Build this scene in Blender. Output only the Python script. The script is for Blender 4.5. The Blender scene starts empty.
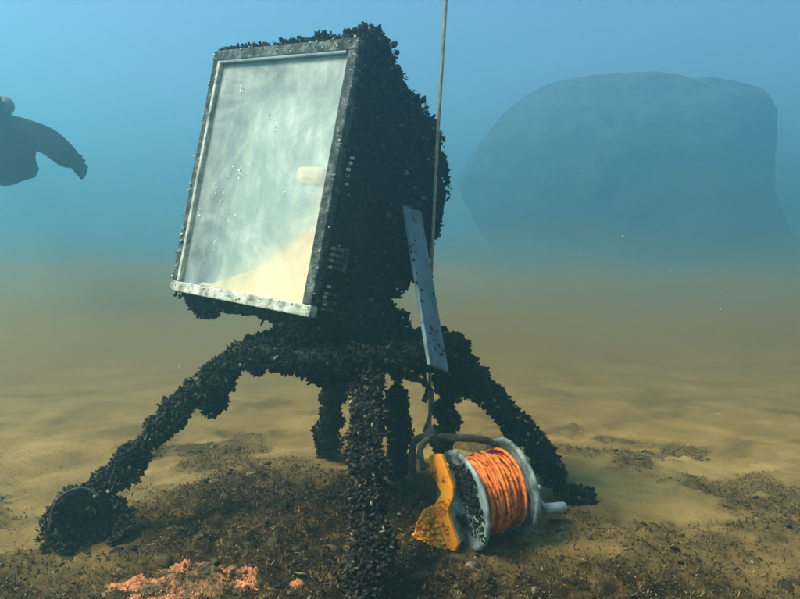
import bpy, bmesh, math, random
import numpy as np
from mathutils import Vector, Matrix, noise

R = math.radians
scene = bpy.context.scene
COL = scene.collection
rng = np.random.default_rng(7)
random.seed(7)

# ------------------------------------------------------------------ camera
PITCH = 2.85
cam_d = bpy.data.cameras.new('camera')
cam = bpy.data.objects.new('camera', cam_d)
COL.objects.link(cam)
cam.location = (0, 0, 0.8)
cam.rotation_euler = (R(90 - PITCH), 0, 0)
cam_d.sensor_width = 36
cam_d.lens = 36 * 693 / 800
cam_d.clip_start = 0.05
cam_d.clip_end = 500
scene.camera = cam

# ------------------------------------------------------------------ light
SUN_EL, SUN_AZ = 52, -108          # azimuth clockwise from +Y (the way the camera looks)
world = bpy.data.worlds.new("World")
scene.world = world
world.use_nodes = True
wn = world.node_tree.nodes
bg = wn['Background']
sky = wn.new('ShaderNodeTexSky')
sky.sky_type = 'NISHITA'
sky.sun_disc = False
sky.sun_elevation = R(SUN_EL)
sky.sun_rotation = R(SUN_AZ)
sky.air_density = 1.0
sky.dust_density = 1.0
world.node_tree.links.new(sky.outputs[0], bg.inputs[0])
bg.inputs[1].default_value = 0.09

sun_d = bpy.data.lights.new('sun', 'SUN')
sun_d.energy = 4.5
sun_d.angle = R(22)
sun_d.color = (1.0, 0.88, 0.70)
sun = bpy.data.objects.new('sun', sun_d)
COL.objects.link(sun)
sdir = Vector((math.sin(R(SUN_AZ)) * math.cos(R(SUN_EL)), math.cos(R(SUN_AZ)) * math.cos(R(SUN_EL)), math.sin(R(SUN_EL))))
sun.rotation_euler = sdir.to_track_quat('Z', 'Y').to_euler()
sun.location = sdir * 20

scene.view_settings.view_transform = 'Standard'
scene.view_settings.look = 'None'
scene.view_settings.exposure = 1.48
scene.view_settings.gamma = 1.0
scene.render.engine = 'CYCLES'
scene.cycles.use_denoising = True
scene.cycles.volume_bounces = 1
scene.cycles.max_bounces = 6
scene.cycles.transparent_max_bounces = 48

# ------------------------------------------------------------------ helpers
F = 693.0
_P = R(PITCH)


def at(px, py, Y):
    """world point at depth Y that the photograph shows at pixel px, py"""
    d = Vector(((px - 400) / F, math.cos(_P) + math.sin(_P) * (299.5 - py) / F, -math.sin(_P) + math.cos(_P) * (299.5 - py) / F))
    return Vector((0, 0, 0.8)) + d * (Y / d.y)


def tag(o, label=None, cat=None, group=None, kind=None):
    if label: o['label'] = label
    if cat: o['category'] = cat
    if group: o['group'] = group
    if kind: o['kind'] = kind
    return o


def empty(name, loc=(0, 0, 0)):
    o = bpy.data.objects.new(name, None)
    o.location = loc
    o.empty_display_size = 0.1
    COL.objects.link(o)
    return o


def mesh_obj(name, verts, faces, mat, parent=None, smooth=True, loc=None):
    """verts are world positions; a parent at a plain offset is subtracted"""
    off = Vector((0, 0, 0))
    p = parent
    while p is not None:
        off += Vector(p.location)
        p = p.parent
    v = np.asarray(verts, dtype=float) - np.array(off)
    me = bpy.data.meshes.new(name)
    if isinstance(faces, np.ndarray) and faces.ndim == 2:
        n, k = faces.shape
        me.vertices.add(len(v))
        me.vertices.foreach_set('co', v.astype(np.float32).ravel())
        me.loops.add(n * k)
        me.loops.foreach_set('vertex_index', faces.astype(np.int32).ravel())
        me.polygons.add(n)
        me.polygons.foreach_set('loop_start', np.arange(0, n * k, k, dtype=np.int32))
        me.update(calc_edges=True)
    else:
        me.from_pydata([tuple(x) for x in v], [], [tuple(f) for f in faces])
        me.update()
    me.validate()
    if smooth:
        me.polygons.foreach_set('use_smooth', [True] * len(me.polygons))
    me.materials.append(mat)
    o = bpy.data.objects.new(name, me)
    o.parent = parent
    COL.objects.link(o)
    return o


class MB:
    """collects shapes of ONE part"""
    def __init__(s):
        s.v, s.f = [], []

    def add(s, v, f):
        n = len(s.v)
        s.v += [Vector(x) for x in v]
        s.f += [tuple(i + n for i in q) for q in f]
        return s

    def frame_box(s, c, ax, ay, az, b=0.0):
        """box with centre c and half axes ax, ay, az, edges chamfered by b"""
        c = Vector(c)
        if b <= 0:
            vs = [c + ax * i + ay * j + az * k for i in (-1, 1) for j in (-1, 1) for k in (-1, 1)]
            fs = [(0, 1, 3, 2), (4, 6, 7, 5), (0, 4, 5, 1), (2, 3, 7, 6), (0, 2, 6, 4), (1, 5, 7, 3)]
            return s.add(vs, fs)
        bm = bmesh.new()
        M = Matrix((ax.normalized(), ay.normalized(), az.normalized())).transposed()
        bmesh.ops.create_cube(bm, size=2)
        for v in bm.verts:
            v.co = Vector((v.co.x * ax.length, v.co.y * ay.length, v.co.z * az.length))
        bmesh.ops.bevel(bm, geom=list(bm.edges), offset=b, segments=2, affect='EDGES', profile=0.5)
        bm.verts.index_update()
        s.add([c + M @ v.co for v in bm.verts], [[v.index for v in f.verts] for f in bm.faces])
        bm.free()
        return s

    def tube(s, pts, rad, n=12, cap=True, lump=0.0, lscale=14.0, seed=0.0, step=None):
        pts = [Vector(p) for p in pts]
        if not hasattr(rad, '__len__'):
            rad = [rad] * len(pts)
        if step:
            P2, R2 = [], []
            for i in range(len(pts) - 1):
                L = (pts[i + 1] - pts[i]).length
                k = max(1, int(L / step))
                for j in range(k):
                    t = j / k
                    P2.append(pts[i].lerp(pts[i + 1], t))
                    R2.append(rad[i] * (1 - t) + rad[i + 1] * t)
            P2.append(pts[-1]); R2.append(rad[-1])
            pts, rad = P2, R2
        vs, fs = [], []
        up = None
        for i, p in enumerate(pts):
            a = pts[max(i - 1, 0)]; b = pts[min(i + 1, len(pts) - 1)]
            d = (b - a).normalized()
            if up is None:
                up = d.orthogonal().normalized()
            up = (up - d * up.dot(d)).normalized()
            q = d.cross(up)
            for k in range(n):
                an = 2 * math.pi * k / n
                nn = up * math.cos(an) + q * math.sin(an)
                co = p + nn * rad[i]
                if lump:
                    w = noise.fractal((co + Vector((seed, 0, 0))) * lscale, 1.0, 2.0, 3)
                    co = co + nn * lump * w * 1.6
                vs.append(co)
        m = len(pts)
        for i in range(m - 1):
            for k in range(n):
                k2 = (k + 1) % n
                fs.append((i * n + k, i * n + k2, (i + 1) * n + k2, (i + 1) * n + k))
        if cap:
            fs.append(tuple(range(n - 1, -1, -1)))
            fs.append(tuple((m - 1) * n + k for k in range(n)))
        return s.add(vs, fs)

    def cyl(s, a, b, r, n=24, r2=None):
        return s.tube([a, b], [r, r if r2 is None else r2], n)

    def build(s, name, mat, parent=None, smooth=False, bevel=0.0):
        o = mesh_obj(name, s.v, s.f, mat, parent, smooth)
        if bevel:
            m = o.modifiers.new('bevel', 'BEVEL')
            m.width = bevel; m.segments = 2; m.limit_method = 'ANGLE'; m.angle_limit = R(35)
            m.harden_normals = False
        return o


def bez(pts, n=8):
    """smooth curve through points (Catmull-Rom)"""
    pts = [Vector(p) for p in pts]
    out = []
    for i in range(len(pts) - 1):
        p0 = pts[max(i - 1, 0)]; p1 = pts[i]; p2 = pts[i + 1]; p3 = pts[min(i + 2, len(pts) - 1)]
        for j in range(n):
            t = j / n
            out.append(0.5 * ((2 * p1) + (p2 - p0) * t + (2 * p0 - 5 * p1 + 4 * p2 - p3) * t * t + (3 * p1 - p0 - 3 * p2 + p3) * t ** 3))
    out.append(pts[-1])
    return out


# ------------------------------------------------------------------ materials
def new_mat(name):
    m = bpy.data.materials.new(name)
    m.use_nodes = True
    return m, m.node_tree.nodes, m.node_tree.links


def ramp(nodes, stops):
    r = nodes.new('ShaderNodeValToRGB')
    e = r.color_ramp.elements
    while len(e) < len(stops):
        e.new(0.5)
    for el, (p, c) in zip(e, stops):
        el.position = p
        el.color = (*c, 1) if len(c) == 3 else c
    return r


def mat_noise(name, stops, scale=20, detail=8, rough=0.8, bump=0.3, bscale=None, metal=0.0, bdist=0.004, distort=0.0, spec=0.3, stretch=None):
    m, n, l = new_mat(name)
    p = n['Principled BSDF']
    tc = n.new('ShaderNodeTexCoord')
    mp = n.new('ShaderNodeMapping')
    if stretch: mp.inputs['Scale'].default_value = stretch
    l.new(tc.outputs['Object'], mp.inputs[0])
    t = n.new('ShaderNodeTexNoise')
    t.inputs['Scale'].default_value = scale
    t.inputs['Detail'].default_value = detail
    t.inputs['Roughness'].default_value = 0.65
    t.inputs['Distortion'].default_value = distort
    l.new(mp.outputs[0], t.inputs['Vector'])
    r = ramp(n, stops)
    l.new(t.outputs[0], r.inputs[0])
    l.new(r.outputs[0], p.inputs['Base Color'])
    p.inputs['Roughness'].default_value = rough
    p.inputs['Metallic'].default_value = metal
    p.inputs['Specular IOR Level'].default_value = spec
    if bump:
        t2 = n.new('ShaderNodeTexNoise')
        t2.inputs['Scale'].default_value = bscale or scale * 4
        t2.inputs['Detail'].default_value = 6
        l.new(tc.outputs['Object'], t2.inputs['Vector'])
        b = n.new('ShaderNodeBump')
        b.inputs['Strength'].default_value = bump
        b.inputs['Distance'].default_value = bdist
        l.new(t2.outputs[0], b.inputs['Height'])
        l.new(b.outputs[0], p.inputs['Normal'])
    return m


def mat_island(name, stops, rough=0.5, spec=0.4, nscale=60):
    """colour varies from piece to piece (every shell or flake its own)"""
    m, n, l = new_mat(name)
    p = n['Principled BSDF']
    g = n.new('ShaderNodeNewGeometry')
    r = ramp(n, stops)
    l.new(g.outputs['Random Per Island'], r.inputs[0])
    t = n.new('ShaderNodeTexNoise')
    t.inputs['Scale'].default_value = nscale
    t.inputs['Detail'].default_value = 4
    mx = n.new('ShaderNodeMix'); mx.data_type = 'RGBA'; mx.blend_type = 'MULTIPLY'
    mx.inputs[0].default_value = 0.8
    r2 = ramp(n, [(0.3, (0.35, 0.33, 0.3)), (0.7, (1.3, 1.25, 1.15))])
    tc = n.new('ShaderNodeTexCoord')
    l.new(tc.outputs['Object'], t.inputs['Vector'])
    l.new(t.outputs[0], r2.inputs[0])
    l.new(r.outputs[0], mx.inputs[6]); l.new(r2.outputs[0], mx.inputs[7])
    l.new(mx.outputs[2], p.inputs['Base Color'])
    p.inputs['Roughness'].default_value = rough
    p.inputs['Specular IOR Level'].default_value = spec
    return m


M_crust = mat_noise('crusted_steel', [(0.3, (0.004, 0.004, 0.004)), (0.55, (0.011, 0.010, 0.008)), (0.75, (0.03, 0.025, 0.017))], 40, bump=0.8, bdist=0.01, rough=0.95)
M_mussel = mat_island('mussel_shell', [(0.0, (0.004, 0.005, 0.007)), (0.6, (0.008, 0.009, 0.010)), (0.84, (0.018, 0.016, 0.012)), (0.96, (0.05, 0.042, 0.03)), (0.997, (0.16, 0.15, 0.12))], 0.85, 0.12)
M_mussel_low = mat_island('mussel_shell_brown', [(0.0, (0.008, 0.005, 0.003)), (0.5, (0.02, 0.012, 0.007)), (0.80, (0.05, 0.03, 0.015)), (0.95, (0.10, 0.065, 0.036)), (0.996, (0.30, 0.24, 0.16))], 0.65, 0.25)
M_fuzz = mat_island('dark_algae_fuzz', [(0.0, (0.006, 0.006, 0.004)), (0.6, (0.016, 0.014, 0.008)), (0.9, (0.045, 0.035, 0.016)), (1.0, (0.09, 0.07, 0.035))], 0.95, 0.1)
M_flake = mat_island('algae_flake', [(0.0, (0.02, 0.012, 0.004)), (0.4, (0.055, 0.032, 0.011)), (0.75, (0.13, 0.076, 0.024)), (0.92, (0.22, 0.135, 0.045)), (1.0, (0.32, 0.22, 0.10))], 0.95, 0.1)
M_rubble = mat_island('rubble_stone', [(0.0, (0.012, 0.009, 0.005)), (0.5, (0.035, 0.025, 0.011)), (0.9, (0.09, 0.062, 0.028)), (0.995, (0.28, 0.21, 0.13))], 0.9, 0.2, 90)
M_yoke = mat_noise('weathered_galvanised_steel', [(0.3, (0.05, 0.07, 0.075)), (0.5, (0.14, 0.18, 0.19)), (0.7, (0.2, 0.25, 0.26))], 14, bump=0.3, rough=0.6, metal=0.2, stretch=(1, 1, 0.5))
M_frame = mat_noise('aluminium_frame_with_growth', [(0.32, (0.08, 0.075, 0.05)), (0.46, (0.35, 0.33, 0.26)), (0.6, (0.6, 0.56, 0.46)), (0.8, (0.75, 0.72, 0.62))], 28, bump=0.6, rough=0.7)
M_frame_dark = mat_noise('frame_dark_growth', [(0.36, (0.012, 0.014, 0.012)), (0.5, (0.05, 0.06, 0.055)), (0.66, (0.17, 0.17, 0.145))], 38, bump=1.0, detail=12, rough=0.9)
M_flange = mat_noise('reel_teal_grey_paint', [(0.38, (0.03, 0.032, 0.026)), (0.46, (0.13, 0.15, 0.135)), (0.56, (0.24, 0.28, 0.25)), (0.75, (0.42, 0.43, 0.37))], 17, bump=0.5, rough=0.6, detail=10)
M_orange = mat_noise('reel_orange_paint', [(0.33, (0.12, 0.05, 0.01)), (0.42, (0.95, 0.24, 0.004)), (0.65, (1.0, 0.34, 0.003)), (0.85, (0.95, 0.5, 0.05))], 22, bump=0.5, rough=0.55)
M_orange_silt = mat_noise('silted_orange_paint', [(0.3, (0.2, 0.08, 0.01)), (0.45, (0.95, 0.28, 0.005)), (0.7, (1.0, 0.45, 0.03))], 45, bump=1.0, bdist=0.01, rough=0.95)
M_rope_o = mat_noise('orange_rope', [(0.34, (0.10, 0.03, 0.01)), (0.48, (0.9, 0.17, 0.02)), (0.75, (1.0, 0.34, 0.08))], 55, bump=0.9, bscale=300, rough=0.9)
M_rope_fluff = mat_island('rope_fluff', [(0.0, (0.12, 0.04, 0.015)), (0.35, (0.6, 0.13, 0.02)), (0.8, (0.95, 0.3, 0.06)), (1.0, (0.5, 0.3, 0.12))], 0.95, 0.1)
M_rope = mat_noise('tan_rope', [(0.3, (0.14, 0.11, 0.07)), (0.6, (0.4, 0.32, 0.2)), (0.8, (0.55, 0.46, 0.32))], 60, bump=0.6, bscale=400, rough=0.95)
M_dark = mat_noise('dark_pipe', [(0.3, (0.015, 0.013, 0.01)), (0.55, (0.06, 0.048, 0.03)), (0.8, (0.14, 0.11, 0.07))], 50, bump=0.6, rough=0.9)
M_plastic = mat_noise('grey_handle', [(0.3, (0.2, 0.23, 0.22)), (0.7, (0.42, 0.46, 0.43))], 60, bump=0.3, rough=0.6)
M_white = mat_noise('white_bolt', [(0.3, (0.5, 0.5, 0.46)), (0.7, (0.75, 0.75, 0.7))], 60, bump=0.2)
M_suit = mat_noise('black_neoprene', [(0.3, (0.003, 0.004, 0.006)), (0.7, (0.008, 0.010, 0.013))], 8, bump=0.1, rough=0.95, spec=0.05)
M_tank = mat_noise('diving_tank_paint', [(0.3, (0.1, 0.11, 0.12)), (0.7, (0.2, 0.2, 0.2))], 8, bump=0.1, rough=0.5)
M_skin = mat_noise('skin', [(0.3, (0.4, 0.24, 0.17)), (0.7, (0.5, 0.31, 0.22))], 8, bump=0.0, rough=0.6)
M_boulder = mat_noise('boulder_rock', [(0.3, (0.03, 0.032, 0.03)), (0.5, (0.07, 0.068, 0.055)), (0.75, (0.16, 0.15, 0.11))], 1.6, bump=0.8, bscale=9, bdist=0.08, rough=0.95)
M_barn = mat_island('barnacle', [(0.0, (0.4, 0.4, 0.34)), (1.0, (0.75, 0.73, 0.64))], 0.8)
M_sponge = mat_island('encrusting_growth', [(0.0, (0.05, 0.03, 0.012)), (0.3, (0.3, 0.12, 0.04)), (0.55, (0.7, 0.2, 0.08)), (0.8, (0.8, 0.38, 0.18)), (0.97, (0.8, 0.6, 0.42))], 0.9, 0.1, 80)

# ------------------------------------------------------------------ seabed
def smooth(a, b, x):
    t = np.clip((x - a) / (b - a), 0, 1)
    return t * t * (3 - 2 * t)


def vnoise(x, y, s, o=0.0):
    """cheap vectorised value noise in 2D, -1..1"""
    X = x * s + 17.3 + o; Y = y * s - 4.1 + o * 1.7
    xi = np.floor(X).astype(int); yi = np.floor(Y).astype(int)
    fx = X - xi; fy = Y - yi
    fx = fx * fx * (3 - 2 * fx); fy = fy * fy * (3 - 2 * fy)

    def h(i, j):
        n = (i * 374761393 + j * 668265263) & 0x7fffffff
        n = ((n ^ (n >> 13)) * 1274126177) & 0x7fffffff
        return ((n ^ (n >> 16)) & 0xffff) / 32767.5 - 1
    a = h(xi, yi); b = h(xi + 1, yi); c = h(xi, yi + 1); d = h(xi + 1, yi + 1)
    return (a * (1 - fx) + b * fx) * (1 - fy) + (c * (1 - fx) + d * fx) * fy


def fbm(x, y, s, o=0.0, n=4, g=0.5):
    r = 0; a = 1.0; t = 0
    for k in range(n):
        c, sn = math.cos(0.6 * k), math.sin(0.6 * k)
        r = r + a * vnoise(x * c - y * sn, x * sn + y * c, s * 2.07 ** k, o + k * 7.7)
        t += a; a *= g
    return r / t * 1.4


def rough_mask(x, y):
    """where the bottom is overgrown rubble rather than sand (1 = rubble)"""
    w = 0.42 * fbm(x, y, 2.6, 3.0, 5, 0.6)
    d1 = np.sqrt(((x + 0.22) / 0.80) ** 2 + ((y - 2.05) / 0.62) ** 2) + w
    d2 = np.sqrt(((x - 0.15) / 0.95) ** 2 + ((y - 1.45) / 0.50) ** 2) + w
    d3 = np.sqrt(((x + 0.65) / 0.65) ** 2 + ((y - 1.5) / 0.42) ** 2) + w
    m = np.maximum(1 - smooth(0.55, 1.35, d1), 1 - smooth(0.55, 1.4, d2))
    m = np.maximum(m, 0.8 * (1 - smooth(0.7, 1.3, d3)))
    spots = smooth(0.02, 0.55, fbm(x, y, 3.1, 21.0, 5, 0.6) + 0.18 * np.exp(-((x - 0.9) / 0.7) ** 2 - ((y - 2.2) / 0.8) ** 2) + 0.2 * np.exp(-((x + 1.0) / 0.4) ** 2 - ((y - 1.75) / 0.3) ** 2)) * 0.62 * (1 - smooth(4, 9, np.sqrt(x * x + y * y)))
    return np.clip(np.maximum(m, spots), 0, 1)


def ground(x, y):
    m = rough_mask(x, y)
    near = 1 - smooth(3.5, 7, np.sqrt(x * x + y * y))
    z = 0.022 * fbm(x, y, 0.35, 1.0, 3) * smooth(2.0, 5.0, np.sqrt(x * x + (y - 1) ** 2))
    z = z + 0.006 * fbm(x, y, 2.5, 9.0, 4)
    z = z + m * (0.045 * fbm(x, y, 4.0, 5.0, 5, 0.55) + 0.022 * fbm(x, y, 22.0, 8.0, 4, 0.65)) * (0.4 + 0.6 * near)
    z = z + 0.0035 * fbm(x, y, 45.0, 12.0, 2) * near
    # the ground falls away slightly towards the right foreground and rises in a low mound under the stand
    z = z + 0.035 * np.exp(-(((x + 0.15) / 0.7) ** 2 + ((y - 2.35) / 0.5) ** 2))
    return z


def gz(x, y):
    return float(ground(np.array([float(x)]), np.array([float(y)]))[0])


def warp(n, a, ext, c=0.0):
    t = np.linspace(-1, 1, n)
    s = np.sinh(a * t) / math.sinh(a)
    return c + s * ext


gx = warp(620, 4.6, 44.0)
gy = warp(700, 4.4, 44.0, 1.9)
GX, GY = np.meshgrid(gx, gy)
GZ = ground(GX, GY)
nv = GX.size
V = np.stack([GX.ravel(), GY.ravel(), GZ.ravel()], 1)
ii = np.arange(nv).reshape(GX.shape)
FQ = np.stack([ii[:-1, :-1].ravel(), ii[:-1, 1:].ravel(), ii[1:, 1:].ravel(), ii[1:, :-1].ravel()], 1)

ms, n, l = new_mat('seabed_sand')
p = n['Principled BSDF']
p.inputs['Roughness'].default_value = 0.95
p.inputs['Specular IOR Level'].default_value = 0.1
tc = n.new('ShaderNodeTexCoord')
at_ = n.new('ShaderNodeAttribute'); at_.attribute_name = 'growth'
t1 = n.new('ShaderNodeTexNoise'); t1.inputs['Scale'].default_value = 2.8; t1.inputs['Detail'].default_value = 9; t1.inputs['Roughness'].default_value = 0.6; t1.inputs['Distortion'].default_value = 0.6
t2 = n.new('ShaderNodeTexNoise'); t2.inputs['Scale'].default_value = 16; t2.inputs['Detail'].default_value = 8; t2.inputs['Roughness'].default_value = 0.7
t3 = n.new('ShaderNodeTexNoise'); t3.inputs['Scale'].default_value = 0.35; t3.inputs['Detail'].default_value = 4
for t in (t1, t2, t3):
    l.new(tc.outputs['Object'], t.inputs['Vector'])
r1 = ramp(n, [(0.28, (0.11, 0.066, 0.022)), (0.45, (0.21, 0.124, 0.038)), (0.60, (0.30, 0.18, 0.058)), (0.8, (0.40, 0.27, 0.11))])
l.new(t1.outputs[0], r1.inputs[0])
r2 = ramp(n, [(0.40, (0.010, 0.006, 0.002)), (0.52, (0.032, 0.017, 0.006)), (0.62, (0.09, 0.05, 0.016)), (0.76, (0.28, 0.19, 0.085))])
l.new(t2.outputs[0], r2.inputs[0])
r3 = ramp(n, [(0.35, (0.78, 0.78, 0.74)), (0.65, (1.1, 1.06, 1.0))])
l.new(t3.outputs[0], r3.inputs[0])
m1 = n.new('ShaderNodeMix'); m1.data_type = 'RGBA'; m1.blend_type = 'MULTIPLY'; m1.inputs[0].default_value = 1
l.new(r1.outputs[0], m1.inputs[6]); l.new(r3.outputs[0], m1.inputs[7])
m2 = n.new('ShaderNodeMix'); m2.data_type = 'RGBA'
l.new(at_.outputs['Fac'], m2.inputs[0]); l.new(m1.outputs[2], m2.inputs[6]); l.new(r2.outputs[0], m2.inputs[7])
l.new(m2.outputs[2], p.inputs['Base Color'])
t4 = n.new('ShaderNodeTexNoise'); t4.inputs['Scale'].default_value = 60; t4.inputs['Detail'].default_value = 6
l.new(tc.outputs['Object'], t4.inputs['Vector'])
b = n.new('ShaderNodeBump'); b.inputs['Strength'].default_value = 0.6; b.inputs['Distance'].default_value = 0.01
l.new(t4.outputs[0], b.inputs['Height']); l.new(b.outputs[0], p.inputs['Normal'])

seabed = mesh_obj('seabed', V, FQ, ms)
tag(seabed, kind='structure')
a_ = seabed.data.attributes.new('growth', 'FLOAT', 'POINT')
a_.data.foreach_set('value', rough_mask(GX, GY).ravel().astype(np.float32))

# ------------------------------------------------------------------ water haze
mh = bpy.data.materials.new('turbid_sea_water')
mh.use_nodes = True
n = mh.node_tree.nodes; l = mh.node_tree.links
n.remove(n['Principled BSDF'])
pv = n.new('ShaderNodeVolumePrincipled')
pv.inputs['Color'].default_value = (0.24, 0.57, 0.70, 1)
pv.inputs['Absorption Color'].default_value = (0.0, 0.05, 0.09, 1)
pv.inputs['Density'].default_value = 0.088
pv.inputs['Anisotropy'].default_value = 0.68
l.new(pv.outputs[0], n['Material Output'].inputs['Volume'])
hb = MB().frame_box((0, 2, 2.75), Vector((47, 0, 0)), Vector((0, 47, 0)), Vector((0, 0, 4.15)))
haze = hb.build('haze', mh)
tag(haze, kind='stuff')

# silt hanging in the water low over the bottom, beyond the stand: one closed billowing layer
mc = bpy.data.materials.new('suspended_silt')
mc.use_nodes = True
n = mc.node_tree.nodes; l = mc.node_tree.links
n.remove(n['Principled BSDF'])
pc = n.new('ShaderNodeVolumePrincipled')
pc.inputs['Color'].default_value = (0.64, 0.43, 0.14, 1)
pc.inputs['Density'].default_value = 0.20
pc.inputs['Anisotropy'].default_value = 0.3
l.new(pc.outputs[0], n['Material Output'].inputs['Volume'])
cu = np.linspace(-1, 1, 330); cv = np.linspace(0, 1, 170)
CU, CV = np.meshgrid(cu, cv)
CY = 2.75 + 31 * CV ** 1.9
CX = CU * (12.0 + 0.9 * (CY - 2.75))
rim = np.minimum(smooth(0, 0.14, CV) * (1 - smooth(0.93, 1, CV)), 1 - smooth(0.7, 1, np.abs(CU)))
ci = np.arange(CX.size).reshape(CX.shape)
tf_ = np.stack([ci[:-1, :-1].ravel(), ci[:-1, 1:].ravel(), ci[1:, 1:].ravel(), ci[1:, :-1].ravel()], 1)
bf_ = tf_[:, ::-1] + CX.size
edge_ = np.concatenate([ci[0, :], ci[1:, -1], ci[-1, -2::-1], ci[-2:0:-1, 0]])
e2_ = np.roll(edge_, -1)
sf_ = np.stack([edge_, edge_ + CX.size, e2_ + CX.size, e2_], 1)
for kk, (h0, y0, wob, dn) in enumerate(((0.20, -0.1, 0.5, 0.48), (0.34, 0.3, 0.55, 0.36), (0.50, 0.2, 0.55, 0.20), (0.72, 0.9, 0.6, 0.10), (1.05, 1.4, 0.6, 0.055), (1.5, 2.2, 0.6, 0.035))):
    mk = mc.copy()
    mk.node_tree.nodes[pc.name].inputs['Density'].default_value = dn
    cf = max(0.0, (kk - 1) / 4)
    mk.node_tree.nodes[pc.name].inputs['Color'].default_value = (0.64 - 0.22 * cf, 0.43 + 0.07 * cf, 0.14 + 0.24 * cf, 1)
    off = 40.0 + 9 * kk
    th = 0.09 + h0 * smooth(2.6 + y0, 5.5 + y0, CY)
    th = th * (1 + wob * fbm(CX, CY, 0.38, off, 3)) + 0.13 * fbm(CX, CY, 1.3, off + 4, 3) * min(1.0, h0 * 2.5)
    th = np.clip(th, 0.012, 2.0) * rim + 0.004
    CB = np.maximum(0.060 + 0.006 * kk, ground(CX, CY) + 0.010 + 0.004 * kk)
    cvs = np.concatenate([np.stack([CX.ravel(), CY.ravel(), (CB + th).ravel()], 1), np.stack([CX.ravel(), CY.ravel(), CB.ravel()], 1)])
    cloud = mesh_obj('silt_cloud', cvs, np.concatenate([tf_, bf_, sf_]), mk)
    tag(cloud, 'brown silt stirred up and hanging low over the sand behind the stand', kind='stuff', group='layers of hanging silt')

# ------------------------------------------------------------------ shells scattered over a surface
_ring = [(0.0, 0, 0)]
TS = []
for t, w in ((0.28, 0.62), (0.62, 1.0), (0.9, 0.62)):
    for k in range(6):
        a = 2 * math.pi * k / 6
        TS.append((t, 0.5 * w * math.cos(a), 0.34 * w * math.sin(a)))
TS = np.array([(0, 0, 0)] + TS + [(1.0, 0, 0)])
TF = []
for k in range(6):
    k2 = (k + 1) % 6
    TF.append((0, 1 + k2, 1 + k))
    for r_ in range(2):
        o_ = 1 + r_ * 6
        TF.append((o_ + k, o_ + k2, o_ + 6 + k2)); TF.append((o_ + k, o_ + 6 + k2, o_ + 6 + k))
    TF.append((13 + k, 13 + k2, 19))
TF = np.array(TF)
TS[:, 0] -= 0.15
FLV = np.array([(0, -0.5, 0), (0.5, -0.35, 0.12), (1, 0, 0.0), (0.5, 0.4, -0.1), (0.0, 0.5, 0)]) * np.array([1, 0.55, 1])
FLF = np.array([(0, 1, 4), (1, 3, 4), (1, 2, 3)])
oct_v = []
for k in range(5):
    a = 2 * math.pi * k / 5
    oct_v.append((math.cos(a), math.sin(a), -0.3))
for k in range(5):
    a = 2 * math.pi * (k + 0.5) / 5
    oct_v.append((0.75 * math.cos(a), 0.75 * math.sin(a), 0.45))
oct_v.append((0, 0, 0.62))
STV = np.array(oct_v)
STF = np.array([q for k in range(5) for q in ((k, (k + 1) % 5, 5 + k), (5 + k, (k + 1) % 5, 5 + (k + 1) % 5), (5 + k, 5 + (k + 1) % 5, 10))])


def world_tris(o):
    me = o.data
    me.calc_loop_triangles()
    v = np.empty(len(me.vertices) * 3); me.vertices.foreach_get('co', v); v = v.reshape(-1, 3)
    off = Vector((0, 0, 0)); q = o
    while q is not None:
        off += Vector(q.location); q = q.parent
    t = np.empty(len(me.loop_triangles) * 3, dtype=np.int32); me.loop_triangles.foreach_get('vertices', t)
    return v + np.array(off), t.reshape(-1, 3)


def sample(o, count, keep=None):
    v, t = world_tris(o)
    a, b, c = v[t[:, 0]], v[t[:, 1]], v[t[:, 2]]
    nn = np.cross(b - a, c - a); ar = np.linalg.norm(nn, axis=1)
    nn = nn / np.maximum(ar, 1e-12)[:, None]
    i = rng.choice(len(t), count, p=ar / ar.sum())
    r1, r2 = rng.random(count), rng.random(count)
    s = r1 + r2 > 1; r1[s] = 1 - r1[s]; r2[s] = 1 - r2[s]
    P = a[i] + (b[i] - a[i]) * r1[:, None] + (c[i] - a[i]) * r2[:, None]
    N = nn[i]
    if keep is not None:
        k = keep(P, N); P, N = P[k], N[k]
    return P, N


def scatter(name, P, N, mat, parent, size, out=0.6, tv=TS, tf=TF, aspect=None, kind='stuff', smooth=True, flat=False):
    """one joined mesh of template pieces at points P leaning out along N"""
    c = len(P)
    ax = N * out + rng.normal(size=(c, 3)) * (1 - out)
    if flat:
        Z = N + rng.normal(size=(c, 3)) * 0.35; Z /= np.linalg.norm(Z, axis=1)[:, None]
        ax = rng.normal(size=(c, 3)); ax -= Z * (ax * Z).sum(1)[:, None]
    ax /= np.linalg.norm(ax, axis=1)[:, None]
    q = rng.normal(size=(c, 3)); q -= ax * (q * ax).sum(1)[:, None]; q /= np.linalg.norm(q, axis=1)[:, None]
    if flat:
        q = np.cross(Z, ax)
    w = np.cross(ax, q)
    L = rng.uniform(size[0], size[1], c) if not hasattr(size[0], '__len__') else size[0]
    A = rng.uniform(0.75, 1.25, (c, 3))
    if aspect is not None: A = A * np.array(aspect)
    T = tv[None, :, :] * A[:, None, :] * L[:, None, None]
    V = P[:, None, :] + T[..., 0:1] * ax[:, None, :] + T[..., 1:2] * q[:, None, :] + T[..., 2:3] * w[:, None, :]
    Fc = tf[None] + (np.arange(c) * len(tv))[:, None, None]
    o = mesh_obj(name, V.reshape(-1, 3), Fc.reshape(-1, 3), mat, parent, smooth)
    if kind: o['kind'] = kind
    return o


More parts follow.
